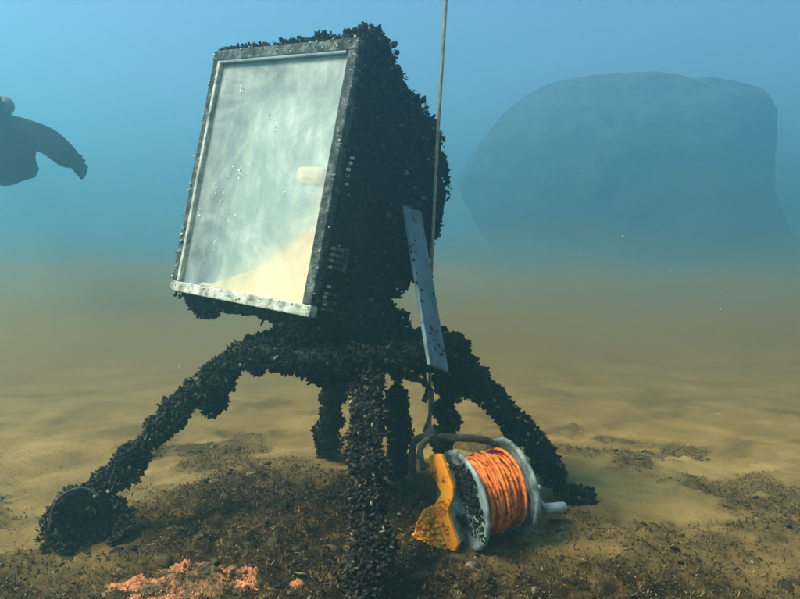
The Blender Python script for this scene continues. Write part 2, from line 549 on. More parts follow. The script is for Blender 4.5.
def mussels(o, count, parent=None, size=(0.006, 0.020), keep=None, mat=None, out=0.6):
    P, N = sample(o, int(count * 1.5), keep)
    # crowded in bunches that stand out, thinner between them
    w = fbm(P[:, 0] * 1.0 + P[:, 2], P[:, 1] + 0.7 * P[:, 2], 16, 4.0, 2)
    P = P + N * (np.clip(w, -0.5, 0.8) * 0.018)[:, None]
    sc = scatter('mussel_crust', P, N, mat or M_mussel, parent or o, size, out, aspect=(1.3, 0.72, 0.62))
    P, N = sample(o, int(count * 2.6), keep)
    w = fbm(P[:, 0] * 1.0 + P[:, 2], P[:, 1] + 0.7 * P[:, 2], 16, 4.0, 2)
    P = P + N * (np.clip(w, -0.5, 0.8) * 0.018)[:, None]
    fz_ = scatter('algae_fuzz', P + N * 0.006, N, M_fuzz, parent or o, (0.004, 0.013), 0.5, FLV, FLF)
    return sc


# ------------------------------------------------------------------ the old lamp housing on the stand
LC = Vector((-0.41675790, 2.08613595, 1.07263253))
LR = Matrix(((0.8219551203, 0.5413672993, 0.1769497880), (-0.5596355153, 0.8253996951, 0.0743198044), (-0.1058199893, -0.1601149296, 0.9814098732)))
U, Bk, Up = LR.col[0].copy(), LR.col[1].copy(), LR.col[2].copy()
HW, HH = 0.2968, 0.3925


def lp(x, y, z):
    return LC + U * x + Bk * y + Up * z


lamp = empty('underwater_floodlight', (LC.x, LC.y, LC.z - 0.45))
tag(lamp, 'large mussel-crusted lamp housing with a dirty glass front, tilted up on the stand', 'floodlight')

prof = [(0.012, -HH + 0.004), (0.012, HH - 0.004), (0.06, HH + 0.028), (0.13, HH + 0.035), (0.20, 0.385), (0.27, 0.35), (0.37, 0.30), (0.47, 0.255), (0.54, 0.19), (0.575, 0.08),
        (0.57, -0.03), (0.53, -0.11), (0.47, -0.2), (0.41, -0.285), (0.32, -0.30), (0.24, -0.32), (0.17, -0.385), (0.10, -0.415), (0.05, -0.405)]
# housing shell: open at the front so that the inside shows through the glass
nx = 26
pr = []
back_chain = prof[1:] + [prof[0]]
fine = []
for i in range(len(back_chain) - 1):
    a, b2 = back_chain[i], back_chain[i + 1]
    k = max(1, int(math.dist(a, b2) / 0.02))
    for j in range(k):
        t = j / k
        fine.append((a[0] * (1 - t) + b2[0] * t, a[1] * (1 - t) + b2[1] * t))
fine.append(back_chain[-1])
hv, hf = [], []
m = len(fine)


def lat(y):   # left side draws in towards the back
    return -HW + 0.010 + 0.16 * min(1, max(0, y / 0.55)) ** 1.3


for j, (y, z) in enumerate(fine):
    for i in range(nx + 1):
        t = i / nx
        x = lat(y) * (1 - t) + (HW - 0.006) * t
        co = lp(x, y, z)
        w = noise.fractal(co * 13, 1.0, 2.0, 4)
        f = min(1, y / 0.08)
        cen = lp(0.5 * (lat(y) + HW), 0.25, 0)
        hv.append(co + (co - cen).normalized() * (0.026 * w * f + 0.004 * f))
for j in range(m - 1):
    for i in range(nx):
        a = j * (nx + 1) + i
        hf.append((a, a + nx + 1, a + nx + 2, a + 1))
# side walls: fans filled through a centre line
for side in (0, 1):
    edge = [j * (nx + 1) + (nx if side else 0) for j in range(m)]
    rings = 12
    prev = edge
    for r_ in range(1, rings + 1):
        t = r_ / rings
        cur = []
        for j, (y, z) in enumerate(fine):
            yy = y * (1 - t) + 0.22 * t; zz = z * (1 - t) + (z * 0.25) * t
            x = (HW - 0.006) if side else lat(yy)
            if r_ == rings: zz = z * 0.25
            co = lp(x, yy, zz)
            w = noise.fractal(co * 13, 1.0, 2.0, 4)
            f = min(1, yy / 0.08)
            hv.append(co + U * (1 if side else -1) * (0.02 * w * f + 0.003 * math.sin(math.pi * t)))
            cur.append(len(hv) - 1)
        for j in range(m - 1):
            q = (prev[j], prev[j + 1], cur[j + 1], cur[j])
            hf.append(q if side == 0 else q[::-1])
        prev = cur
    # close middle line and the front strip
    half = m // 2
    for j in range(half):
        a, b2, c2, d2 = prev[j], prev[j + 1], prev[m - 2 - j], prev[m - 1 - j]
        if len({a, b2, c2, d2}) == 4:
            q = (a, b2, c2, d2)
            hf.append(q if side == 0 else q[::-1])
    # front strip between the two ends of the open profile
housing = mesh_obj('housing', hv, hf, M_crust, lamp)
# front strips of the side walls (flat plate just behind the frame)
for sx, nm in ((HW - 0.010, 'r'), (-HW + 0.012, 'l')):
    MB().frame_box(lp(sx, 0.12, 0), U * 0.004, Bk * 0.105, Up * (HH - 0.01)).build('side_plate', M_crust, lamp)
for sp_ in [c for c in lamp.children if c.name.startswith('side_plate')]:
    mussels(sp_, 2600, size=(0.004, 0.014), keep=lambda P, N: (((P - np.array(LC)) @ np.array(Bk)) > 0.04) & (np.abs(N @ np.array(U)) > 0.9))

mussels(housing, 10500, size=(0.007, 0.024), keep=lambda P, N: ((P - np.array(LC)) @ np.array(Bk)) > 0.035)

# frame rails
d_ = 0.012
def rail(x0, z0, x1, z1, w, mat, y=0.0, t=0.016, lump=0.0):
    a, b2 = lp(x0, y, z0), lp(x1, y, z1)
    dr = (b2 - a)
    L = dr.length; dr.normalize()
    wd = Bk.cross(dr).normalized()
    return MB().frame_box((a + b2) / 2, dr * L / 2, wd * w / 2, Bk * t, 0.003).build('frame_rail', mat, lamp)

rail(-HW, -HH + 0.016, HW, -HH + 0.016, 0.032, M_frame, 0.004)
rail(-HW + 0.012, -HH + 0.033, -HW + 0.012, HH - 0.033, 0.024, M_frame_dark, 0.006)
rail(HW - 0.018, -HH + 0.033, HW - 0.018, HH - 0.033, 0.034, M_frame_dark, 0.006)
rail(-HW, HH - 0.018, HW, HH - 0.018, 0.034, M_frame_dark, 0.004)
# inner beading, pale and worn
rail(-HW + 0.033, -HH + 0.033, -HW + 0.033, HH - 0.036, 0.013, M_frame, -0.002, 0.012)
rail(-HW + 0.028, HH - 0.041, HW - 0.038, HH - 0.041, 0.010, M_yoke, -0.002, 0.012)
for o in [c for c in lamp.children if c.name.startswith('frame_rail')][4:]:
    o.name = 'glazing_bead'

# barnacles and stray shells on the frame
bp = []
for k in range(150):
    s = random.random()
    if s < 0.3: x, z = -HW + random.gauss(0.006, 0.006), random.uniform(-HH, HH)
    elif s < 0.5: x, z = random.uniform(-HW, HW), -HH + random.uniform(0.0, 0.03)
    elif s < 0.75: x, z = HW + random.gauss(-0.006, 0.006), random.uniform(-HH, HH * 0.9)
    else: x, z = random.uniform(-HW, HW), HH - random.uniform(-0.004, 0.03)
    bp.append(lp(x, -0.012, z))
P = np.array([tuple(q) for q in bp])
scatter('barnacles', P, np.tile(-np.array(Bk), (len(P), 1)), M_barn, lamp, (0.0015, 0.0048), 0.9, STV, STF)
# fringe of shells along the top and down the edges
bp = []; bn = []
for k in range(1800):
    s = random.random()
    if s < 0.62:
        bp.append(lp(random.uniform(-HW, HW) * random.choice((1, 1)), random.uniform(-0.005, 0.04), HH + random.uniform(-0.004, 0.012))); bn.append(Up)
    elif s < 0.8:
        bp.append(lp(random.uniform(-HW, HW), random.uniform(0.01, 0.05), -HH - random.uniform(-0.006, 0.012))); bn.append(-Up)
    else:
        bp.append(lp(HW + random.uniform(-0.004, 0.012), random.uniform(0.012, 0.05), random.uniform(-HH, HH))); bn.append(U)
scatter('mussel_fringe', np.array([tuple(q) for q in bp]), np.array([tuple(q) for q in bn]), M_mussel, lamp, (0.006, 0.015), 0.5, aspect=(1.1, 0.8, 0.7))
# dark hanging clumps under the lower edge
for cx, cz, rr in ((-0.235, -HH - 0.012, 0.035), (-0.19, -HH - 0.016, 0.030), (0.17, -HH - 0.02, 0.036), (0.23, -HH - 0.03, 0.045), (0.215, HH + 0.012, 0.026), (0.26, HH + 0.016, 0.030), (0.10, HH + 0.008, 0.018)):
    cpt = lp(cx, 0.06, cz)
    clump = MB().tube([cpt - U * rr * 1.5, cpt - U * rr * 0.8, cpt, cpt + U * rr * 0.8, cpt + U * rr * 1.5], [rr * 0.3, rr * 0.85, rr, rr * 0.85, rr * 0.3], 14, lump=0.012, lscale=25).build('growth_clump', M_crust, lamp, True)
    mussels(clump, 330)

# glass pane with a film of silt and scratches
mg, n, l = new_mat('dirty_glass')
out = n['Material Output']
p = n['Principled BSDF']
p.inputs['Roughness'].default_value = 0.45
p.inputs['Specular IOR Level'].default_value = 0.4
tc = n.new('ShaderNodeTexCoord')
mp = n.new('ShaderNodeMapping'); mp.vector_type = 'TEXTURE'
l.new(tc.outputs['UV'], mp.inputs[0])
ns = n.new('ShaderNodeTexNoise'); ns.inputs['Scale'].default_value = 4; ns.inputs['Detail'].default_value = 7
m3 = n.new('ShaderNodeMapping'); m3.inputs['Scale'].default_value = (5, 2.2, 1); m3.inputs['Rotation'].default_value = (0, 0, 0.06)
l.new(tc.outputs['UV'], m3.inputs[0]); l.new(m3.outputs[0], ns.inputs['Vector'])
nb = n.new('ShaderNodeTexNoise'); nb.inputs['Scale'].default_value = 3.0; nb.inputs['Detail'].default_value = 9; nb.inputs['Roughness'].default_value = 0.65; nb.inputs['Distortion'].default_value = 0.8
l.new(tc.outputs['UV'], nb.inputs['Vector'])
ad = n.new('ShaderNodeMix'); ad.data_type = 'FLOAT'; ad.inputs[0].default_value = 0.5
l.new(ns.outputs[0], ad.inputs[2]); l.new(nb.outputs[0], ad.inputs[3])
rc = ramp(n, [(0.36, (0.36, 0.41, 0.40)), (0.5, (0.50, 0.53, 0.48)), (0.66, (0.78, 0.76, 0.66))])
l.new(ad.outputs[0], rc.inputs[0]); l.new(rc.outputs[0], p.inputs['Base Color'])
sx = n.new('ShaderNodeSeparateXYZ'); l.new(tc.outputs['UV'], sx.inputs[0])
def mth(op, a, b):
    q = n.new('ShaderNodeMath'); q.operation = op
    for i_, v_ in enumerate((a, b)):
        if isinstance(v_, (int, float)): q.inputs[i_].default_value = v_
        else: l.new(v_, q.inputs[i_])
    return q.outputs[0]
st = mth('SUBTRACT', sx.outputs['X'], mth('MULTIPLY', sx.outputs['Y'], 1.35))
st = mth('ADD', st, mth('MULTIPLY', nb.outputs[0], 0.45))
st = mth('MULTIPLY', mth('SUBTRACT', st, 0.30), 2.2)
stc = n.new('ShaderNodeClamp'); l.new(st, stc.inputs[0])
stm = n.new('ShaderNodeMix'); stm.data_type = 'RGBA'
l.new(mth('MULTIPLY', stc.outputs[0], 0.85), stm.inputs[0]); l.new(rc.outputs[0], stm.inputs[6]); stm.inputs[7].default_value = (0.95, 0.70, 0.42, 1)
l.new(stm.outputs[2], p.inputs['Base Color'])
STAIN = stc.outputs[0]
tr = n.new('ShaderNodeBsdfTransparent')
tr.inputs[0].default_value = (0.93, 0.97, 0.95, 1)
mx = n.new('ShaderNodeMixShader')
rf = ramp(n, [(0.35, (0.34, 0.34, 0.34)), (0.65, (0.60, 0.60, 0.60))])
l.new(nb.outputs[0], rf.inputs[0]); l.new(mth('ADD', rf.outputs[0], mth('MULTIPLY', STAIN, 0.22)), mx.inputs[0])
l.new(tr.outputs[0], mx.inputs[1]); l.new(p.outputs[0], mx.inputs[2]); l.new(mx.outputs[0], out.inputs['Surface'])
gv = [lp(x, 0.0, z) for x, z in ((-HW + 0.03, -HH + 0.03), (HW - 0.03, -HH + 0.03), (HW - 0.03, HH - 0.03), (-HW + 0.03, HH - 0.03))]
gm = MB().add(gv, [(0, 1, 2, 3)])
glass = gm.build('glass_pane', mg, lamp)
uv = glass.data.uv_layers.new(name='UVMap')
for i, c in enumerate(((0, 0), (0.75, 0), (0.75, 1), (0, 1))):
    uv.data[i].uv = c
# inside: pale reflector at the back, silt heaped against the glass in the low corner, an added cream plate standing in for a warm reflection
M_refl = mat_noise('silted_reflector', [(0.3, (0.26, 0.32, 0.30)), (0.7, (0.50, 0.54, 0.44))], 6, bump=0.2, rough=0.7)
M_silt = mat_noise('pale_silt', [(0.3, (0.90, 0.54, 0.24)), (0.7, (0.95, 0.68, 0.38))], 5, bump=0.2, rough=0.95)
M_lh_pale = mat_noise('pale_blotch', [(0.3, (0.5, 0.52, 0.46)), (0.7, (0.8, 0.8, 0.72))], 40, bump=0.2, rough=0.9)
M_glint = mat_noise('cream_glint', [(0.3, (0.95, 0.62, 0.26)), (0.7, (1.0, 0.76, 0.40))], 12, bump=0.1, rough=0.6)
MB().frame_box(lp(0.0, 0.085, 0), U * (HW - 0.03), Bk * 0.003, Up * (HH - 0.03)).build('reflector', M_refl, lamp)
sx_ = [(HW - 0.036, -HH + 0.034), (HW - 0.036, -0.12)]
base_ = [(0.21, -0.155), (0.15, -0.205), (0.07, -0.262), (-0.03, -0.31), (-0.13, -0.345), (-0.2, -HH + 0.034)]
for i_ in range(len(base_) - 1):
    for j_ in range(8):
        t_ = j_ / 8
        x_ = base_[i_][0] * (1 - t_) + base_[i_ + 1][0] * t_; z_ = base_[i_][1] * (1 - t_) + base_[i_ + 1][1] * t_
        sx_.append((x_, max(-HH + 0.035, z_ + 0.010 * noise.fractal(Vector((x_ * 25, 1.0, 2.0)), 1.0, 2.0, 3))))
sx_.append(base_[-1])
sv = [lp(x, 0.016, z) for x, z in sx_] + [lp(x, 0.075, z) for x, z in sx_]
k = len(sx_)
sf = [tuple(range(k - 1, -1, -1)), tuple(range(k, 2 * k))] + [(i, (i + 1) % k, k + (i + 1) % k, k + i) for i in range(k)]
MB().add(sv, sf).build('silt_heap', M_silt, lamp)
MB().frame_box(lp(0.185, 0.024, 0.005), U * 0.055, Bk * 0.02, Up * 0.028, 0.019).build('glint_plate', M_glint, lamp)  # added plate, its cream colour paints the warm glint in the glass

# blotches of growth dried on to the glass
gp = []
for k in range(15):
    bx, bz = random.uniform(-HW + 0.05, HW - 0.06), random.uniform(-HH + 0.06, HH - 0.05)
    if k < 8: bx, bz = random.gauss(-0.10, 0.06), random.gauss(0.0, 0.09)
    for j in range(random.randint(2, 9)):
        q_ = (bx + random.gauss(0, 0.005), bz + random.gauss(0, 0.010))
        if abs(q_[0]) < HW - 0.035 and abs(q_[1]) < HH - 0.035: gp.append(tuple(lp(q_[0], -0.0008, q_[1])))
scatter('glass_blotches', np.array(gp), np.tile(-np.array(Bk), (len(gp), 1)), M_lh_pale, lamp, (0.001, 0.0042), 1.0, STV, STF, aspect=(0.25, 1.2, 1.2))

# ribbed clamp on the side of the frame, rivets
cl = MB()
for k in range(4):
    cl.frame_box(lp(HW + 0.016, 0.045 + 0.0 * k, -0.195 - k * 0.017), U * 0.010, Bk * 0.030, Up * 0.0045, 0.002)
cl.frame_box(lp(HW + 0.012, 0.080, -0.22), U * 0.010, Bk * 0.005, Up * 0.034, 0.002)
cl.build('clamp', M_frame_dark, lamp)
for k in range(3):
    z = -0.32 - k * 0.022
    MB().frame_box(lp(HW + 0.014, 0.045, z), U * 0.008, Bk * 0.024, Up * 0.004, 0.002).build('clamp_rib', M_frame_dark, lamp)
for k, z in enumerate((0.03, 0.05, 0.065, 0.012, -0.01, -0.30, -0.33, -0.35)):
    c0 = lp(HW + 0.004, 0.03 + 0.004 * (k % 3), z)
    MB().cyl(c0, c0 + U * 0.010, 0.0045, 10).build('rivet', M_barn, lamp)

# yoke: two flat arms from the pivots down to the stand, a cross bar under the housing
piv = lp(HW + 0.035, 0.352, -0.03)
foot_r = at(437, 362, 1.96)
yd = (foot_r - piv).normalized()
wd = (Bk - yd * Bk.dot(yd)).normalized()
side = yd.cross(wd).normalized()
MB().frame_box((piv + foot_r) / 2 - yd * 0.0, yd * ((foot_r - piv).length / 2 + 0.02), wd * 0.05, side * 0.006, 0.003).build('yoke_arm', M_yoke, lamp)
MB().cyl(piv - U * 0.02, piv + U * 0.020, 0.022, 8).build('pivot_bolt', M_yoke, lamp)
pivl = lp(lat(0.352) - 0.03, 0.352, -0.03)
foot_l = Vector((-0.42, 2.42, 0.56))
ydl = (foot_l - pivl).normalized(); wdl = (Bk - ydl * Bk.dot(ydl)).normalized()
MB().frame_box((pivl + foot_l) / 2, ydl * (foot_l - pivl).length / 2, wdl * 0.034, ydl.cross(wdl).normalized() * 0.006, 0.003).build('yoke_arm', M_yoke, lamp)
MB().cyl(pivl - U * 0.02, pivl + U * 0.03, 0.022, 8).build('pivot_bolt', M_yoke, lamp)
# junction lump hanging at the bottom behind
jb = MB().tube([lp(0.20, 0.36, -0.24), lp(0.20, 0.37, -0.30), lp(0.21, 0.38, -0.36)], [0.06, 0.06, 0.03], 14, lump=0.015, lscale=22, step=0.015).build('cable_gland', M_crust, lamp, True)
mussels(jb, 550)
arm_growth = [piv.lerp(foot_r, random.uniform(0.78, 0.97)) + wd * random.uniform(-0.03, 0.03) for k in range(60)] + [piv.lerp(foot_r, random.uniform(0.0, 0.95)) + wd * random.choice((-1, 1)) * random.uniform(0.02, 0.05) for k in range(110)]
scatter('mussel_patch', np.array([tuple(q) for q in arm_growth]), np.tile(np.array(side) * (-1 if side.y > 0 else 1), (170, 1)), M_mussel, lamp, (0.005, 0.014), 0.4)

# ------------------------------------------------------------------ the stand
HUB = Vector((-0.15, 2.2, 0.535))
stand = empty('metal_stand', (HUB.x, HUB.y, 0.0))
tag(stand, 'black mussel-covered stand with spread legs carrying the lamp housing', 'stand')
hp = []
for k in range(25):
    a = 2 * math.pi * k / 24
    hp.append(HUB + Vector((0.30 * math.cos(a), 0.26 * math.sin(a), 0.0)))
ring = MB().tube(hp, 0.037, 14, lump=0.012, lscale=22).build('ring', M_crust, stand, True)
mussels(ring, 3200)
plate = MB().tube([HUB + Vector((0, -0.02, -0.035)), HUB + Vector((0, -0.02, 0.0)), HUB + Vector((0, -0.02, 0.03)), HUB + Vector((-0.03, -0.10, 0.09)), HUB + Vector((-0.05, -0.13, 0.15))], [0.19, 0.2, 0.17, 0.12, 0.09], 26, lump=0.018, lscale=18).build('mounting_post', M_crust, stand, True)
mussels(plate, 2200)

legs = [
    # top, foot (image), depth of foot, radii, count, lumpy
    ([at(262, 347, 2.15), at(232, 362, 2.12), at(160, 428, 2.05), at(84, 512, 1.98)], [0.045, 0.042, 0.036, 0.034], 1900, M_mussel_low),
    ([at(452, 348, 2.20), at(490, 395, 2.22), at(540, 455, 2.24), at(582, 512, 2.27)], [0.045, 0.040, 0.036, 0.032], 1700, M_mussel),
    ([at(366, 352, 1.97), at(368, 430, 1.86), at(368, 520, 1.70), at(369, 620, 1.50)], [0.052, 0.050, 0.048, 0.05], 2900, M_mussel_low),
    ([at(337, 360, 2.45), at(331, 410, 2.62), at(326, 462, 2.80)], [0.046, 0.044, 0.044], 1400, M_mussel),
    ([at(396, 360, 2.36), at(398, 420, 2.42), at(400, 490, 2.50)], [0.030, 0.034, 0.032], 1300, M_mussel),
    ([at(447, 355, 2.36), at(446, 410, 2.52), at(443, 462, 2.72)], [0.036, 0.038, 0.034], 1400, M_mussel),
]
for i, (pts, rad, cnt, mt) in enumerate(legs):
    leg = MB().tube(bez(pts, 4), list(np.interp(np.linspace(0, 1, (len(pts) - 1) * 4 + 1), np.linspace(0, 1, len(rad)), [q_ * 0.74 for q_ in rad])), 16, lump=0.019, lscale=17, seed=i * 3.1, step=0.015).build('leg', M_crust, stand, True)
    mussels(leg, cnt, mat=mt)

# hanging clumps along legs
def blob(c, r, name='growth_clump', parent=None, cnt=220, mat=M_mussel):
    c = Vector(c)
    o = MB().tube([c + Vector((0, 0, r)), c + Vector((0, 0, 0.6 * r)), c, c - Vector((0, 0, 0.6 * r)), c - Vector((0, 0, r))], [0.2 * r, 0.8 * r, r, 0.8 * r, 0.2 * r], 12, lump=0.01, lscale=28).build(name, M_crust, parent, True)
    mussels(o, cnt, mat=mat)
    return o

for px, py, Y, r in ((210, 402, 2.08, 0.026), (258, 362, 2.13, 0.03), (318, 372, 2.05, 0.022), (216, 380, 2.08, 0.03), (140, 455, 2.0, 0.025), (470, 385, 2.2, 0.03), (300, 330, 2.0, 0.04), (455, 345, 2.15, 0.04), (515, 440, 2.21, 0.025)):
    blob(at(px, py, Y), r, parent=stand)

# foot drum at the left leg
fc = at(88, 528, 1.95)
fz = gz(fc.x, fc.y)
foot_c = Vector((fc.x, fc.y, fz + 0.055))
fa = Vector((0.35, -0.75, 0.35)).normalized()
fd = MB()
q1 = fa.orthogonal().normalized(); q2 = fa.cross(q1)
N_ = 32
for rr, off in ((0.100, -0.045), (0.102, 0.03), (0.094, 0.03), (0.090, -0.02), (0.0, -0.02)):
    for k in range(N_):
        a = 2 * math.pi * k / N_
        co = foot_c + fa * off + (q1 * math.cos(a) + q2 * math.sin(a)) * max(rr, 0.001)
        co += (co - foot_c).normalized() * (0.022 * noise.fractal(co * 16, 1.0, 2.0, 3))
        fd.v.append(co)
for r_ in range(4):
    for k in range(N_):
        k2 = (k + 1) % N_
        fd.f.append((r_ * N_ + k, r_ * N_ + k2, (r_ + 1) * N_ + k2, (r_ + 1) * N_ + k))
fd.f.append(tuple(range(N_ - 1, -1, -1)))
foot = fd.build('foot_drum', M_crust, stand, True)
MB().tube(bez([at(56, 556, 1.90), at(50, 530, 1.89), at(54, 506, 1.89), at(66, 493, 1.89), at(84, 488, 1.90), at(99, 496, 1.90)], 6), 0.004, 8, lump=0.001, lscale=60).build('hoop', M_dark, stand, True)
mussels(foot, 800, mat=M_mussel_low)
P, N = sample(foot, 900)
scatter('algae_crust', P, N, M_flake, foot, (0.004, 0.010), 0.3, FLV, FLF)
for pxy, Y in (((582, 510), 2.27),):
    c0 = at(*pxy, Y); g0 = gz(c0.x, c0.y)
    f2 = MB().tube([(c0.x, c0.y, g0 - 0.02), (c0.x, c0.y, g0 + 0.02), (c0.x, c0.y, g0 + 0.035)], [0.04, 0.038, 0.025], 16, lump=0.01, lscale=25).build('foot_pad', M_crust, stand, True)
    mussels(f2, 140)
# bent rod under the ring on the right
MB().tube(bez([at(402, 366, 2.12), at(408, 377, 2.11), at(420, 380, 2.1), at(428, 388, 2.1), at(424, 402, 2.1)], 5), 0.009, 8, lump=0.003, lscale=60).build('bent_rod', M_dark, stand, True)

# ------------------------------------------------------------------ ropes
def rope_mesh(pts, r, twist=0.011, strands=3):
    P = bez(pts, 6)
    out = MB()
    # resample
    step = 0.004
    Q = [P[0]]; acc = 0
    for i in range(len(P) - 1):
        L = (P[i + 1] - P[i]).length
        k = max(1, int(L / step))
        for j in range(1, k + 1):
            Q.append(P[i].lerp(P[i + 1], j / k))
    for s_ in range(strands):
        line = []
        for i, q in enumerate(Q):
            d = (Q[min(i + 1, len(Q) - 1)] - Q[max(i - 1, 0)]).normalized()
            u = d.orthogonal().normalized(); w = d.cross(u)
            a = i * step / twist * 2 * math.pi / 2 + s_ * 2 * math.pi / strands
            line.append(q + (u * math.cos(a) + w * math.sin(a)) * r * 0.5)
        out.tube(line, r * 0.56, 6, True)
    return out


top = at(446, 0, 2.12); mid = at(437, 150, 2.14); low = at(431, 285, 2.26)
upper = top + (top - mid) * 11.0
line = rope_mesh([upper, top + (top - mid) * 4.0, top, mid, low, at(430, 340, 2.24), at(430, 372, 2.17), at(430, 400, 2.05), at(430, 436, 1.965)], 0.0056)
ro = line.build('guide_rope', M_rope, None, True)
tag(ro, 'thin tan rope hanging straight down past the lamp housing to the reel', 'rope')
tie = rope_mesh([at(424, 372, 2.07), at(427, 385, 2.05), at(432, 392, 2.02), at(430, 415, 1.99), at(424, 432, 1.97)], 0.006)
to = tie.build('tie_cord', M_dark, None, True)
tag(to, 'short dark cord tied between the stand ring and the reel handle', 'cord')

# ------------------------------------------------------------------ line reel
reel = empty('line_reel', (0.2, 1.98, 0.0))
tag(reel, 'hand-cranked reel of orange rope with grey flanges and an orange frame, lying under the stand', 'reel')
A = Vector((0.88, 0.42, 0.12)).normalized()
cl_ = at(462, 500, 1.93)
cr_ = cl_ + A * 0.165
q2 = A.cross(Vector((0, 0, 1))).normalized(); q1 = q2.cross(A).normalized()   # q1 up, q2 sideways


def disc(c, r, th, lip, mat, name, dish=1):
    mb = MB()
    prof_ = [(0.0, -th), (0.030, -th), (0.034, -th - 0.006 * dish), (0.05, -th - 0.006 * dish), (0.056, -th), (r - 0.018, -th), (r - 0.012, -th - lip), (r - 0.003, -th - lip), (r, -th * 0.4), (r, th), (r - 0.004, th + lip * 0.4), (r - 0.012, th), (0.0, th)]
    n_ = 48
    for (rr, o_) in prof_:
        for k in range(n_):
            a = 2 * math.pi * k / n_
            co = c + A * o_ + (q1 * math.cos(a) + q2 * math.sin(a)) * max(rr, 0.0005)
            if rr > 0.05: co += A * 0.0012 * noise.noise(co * 30)
            mb.v.append(co)
    for i in range(len(prof_) - 1):
        for k in range(n_):
            k2 = (k + 1) % n_
            mb.f.append((i * n_ + k, i * n_ + k2, (i + 1) * n_ + k2, (i + 1) * n_ + k))
    return mb.build(name, mat, reel, True)


RF = 0.142
fl1 = disc(cl_, RF, 0.003, 0.003, M_flange, 'flange')
fl2 = disc(cr_, RF * 0.99, 0.003, 0.004, M_flange, 'flange')
MB().cyl(cl_ + A * 0.0055, cr_ - A * 0.0055, 0.062, 32).build('drum', M_dark, reel, True)
# growth patch on the near flange
P = []; N = []
for k in range(420):
    a = random.gauss(2.0, 0.5); rr = random.gauss(0.075, 0.022)
    co = cl_ - A * 0.005 + (q1 * math.cos(a * 1.0 - 1.2) + q2 * math.sin(a - 1.2)) * rr
    if rr < RF - 0.012: P.append(tuple(co)); N.append(tuple(-A))
scatter('growth_patch', np.array(P), np.array(N), M_crust, fl1, (0.003, 0.008), 0.5, STV, STF)

# wound rope, laid in uneven turns
rp = MB()
random.seed(11)
turn = 0
x0, x1 = 0.012, 0.152
def loop(off, rad, tilt, ph, r=0.0040):
    pts = []
    for k in range(41):
        a = 2 * math.pi * k / 40
        o_ = off + tilt * math.sin(a + ph) + 0.0015 * math.sin(3 * a + ph)
        rr = rad * (1 + 0.012 * math.sin(2 * a + ph))
        pts.append(cl_ + A * o_ + (q1 * math.cos(a) + q2 * math.sin(a)) * rr)
    rp.tube(pts, r, 7, False, lump=0.0012, lscale=120, seed=off * 50)
for lay, rad in enumerate((0.070, 0.079, 0.088, 0.097)):
    k = 0; off = x0 + 0.003 * (lay % 2)
    while off < x1:
        if lay < 2 or random.random() < (0.9 if off < 0.1 else 0.4):
            loop(off, rad + random.uniform(-0.002, 0.002), random.uniform(-0.004, 0.004), random.uniform(0, 6))
        off += 0.0080 * random.uniform(0.92, 1.15)
for off, rad, ti, ph in ((0.022, 0.104, 0.010, 2.4), (0.036, 0.103, 0.002, 3.4), (0.047, 0.109, 0.016, 5.0), (0.063, 0.104, 0.008, 1.6), (0.075, 0.105, 0.016, 5.6), (0.094, 0.104, 0.02, 0.1), (0.11, 0.100, 0.006, 2.2), (0.018, 0.106, 0.003, 0.4), (0.03, 0.108, 0.006, 1.0), (0.042, 0.106, 0.012, 2.0), (0.056, 0.107, 0.014, 0.2), (0.068, 0.110, 0.012, 2.6), (0.082, 0.108, 0.018, 1.2), (0.09, 0.113, 0.010, 3.0), (0.102, 0.105, 0.014, 4.0), (0.138, 0.112, 0.006, 0.5)):
    loop(off, rad, ti, ph, 0.0044)
rp.build('wound_rope', M_rope_o, reel, True)

# handle pipe over the reel
MB().tube(bez([at(413, 482, 1.97), at(412, 455, 1.96), at(416, 440, 1.96), at(430, 437, 1.96), at(460, 438, 1.98), at(484, 440, 2.0), at(496, 447, 2.02), at(502, 460, 2.04), at(508, 480, 2.06)], 6), 0.0105, 10, lump=0.002, lscale=70).build('handle_pipe', M_dark, reel, True)
MB().tube(bez([at(424, 470, 1.90), at(420, 452, 1.90), at(426, 440, 1.92), at(436, 436, 1.95)], 5), 0.009, 8, lump=0.003, lscale=60).build('handle_pipe', M_dark, reel, True)
kn = MB().tube([at(426, 430, 1.955), at(431, 436, 1.955), at(437, 445, 1.955)], [0.012, 0.022, 0.012], 10, lump=0.01, lscale=40, step=0.008).build('knot', M_dark, reel, True)

# bent orange side frame in its own upright plane
pn = Vector((-0.62, -0.78, 0.05)).normalized()
po = at(446, 500, 1.885)
camv = Vector((0, 0, 0.8))
def on_plane(px, py, off=0.0):
    d = at(px, py, 1.0) - camv
    o_ = po + pn * off
    t = (o_ - camv).dot(pn) / d.dot(pn)
    return camv + d * t
def plate_(outline, name, mat, th=0.014, off=0.0, bev=0.003):
    f = [on_plane(x, y, off) for x, y in outline]
    bk = [q - pn * th for q in f]
    k = len(f)
    mb = MB().add(f + bk, [tuple(range(k - 1, -1, -1)), tuple(range(k, 2 * k))] + [(i, (i + 1) % k, k + (i + 1) % k, k + i) for i in range(k)])
    return mb.build(name, mat, reel, False, bev)
plate_([(427, 458), (433, 454), (441, 455), (446, 468), (453, 488), (453, 497), (447, 512), (452, 528), (458, 544), (455, 552), (447, 550), (441, 538), (436, 524), (431, 509), (437, 500), (441, 494), (436, 482), (430, 470)], 'side_frame', M_orange, 0.016)
plate_([(432, 507), (424, 512), (417, 525), (413, 536), (424, 542), (436, 546), (446, 550), (440, 536), (436, 522)], 'frame_foot', M_orange_silt, 0.012, 0.004)
fp = [o for o in reel.children if o.name == 'frame_foot'][0]
P, N = sample(fp, 700)
scatter('silt_crust', P, N, M_orange_silt, fp, (0.003, 0.008), 0.5, STV, STF)

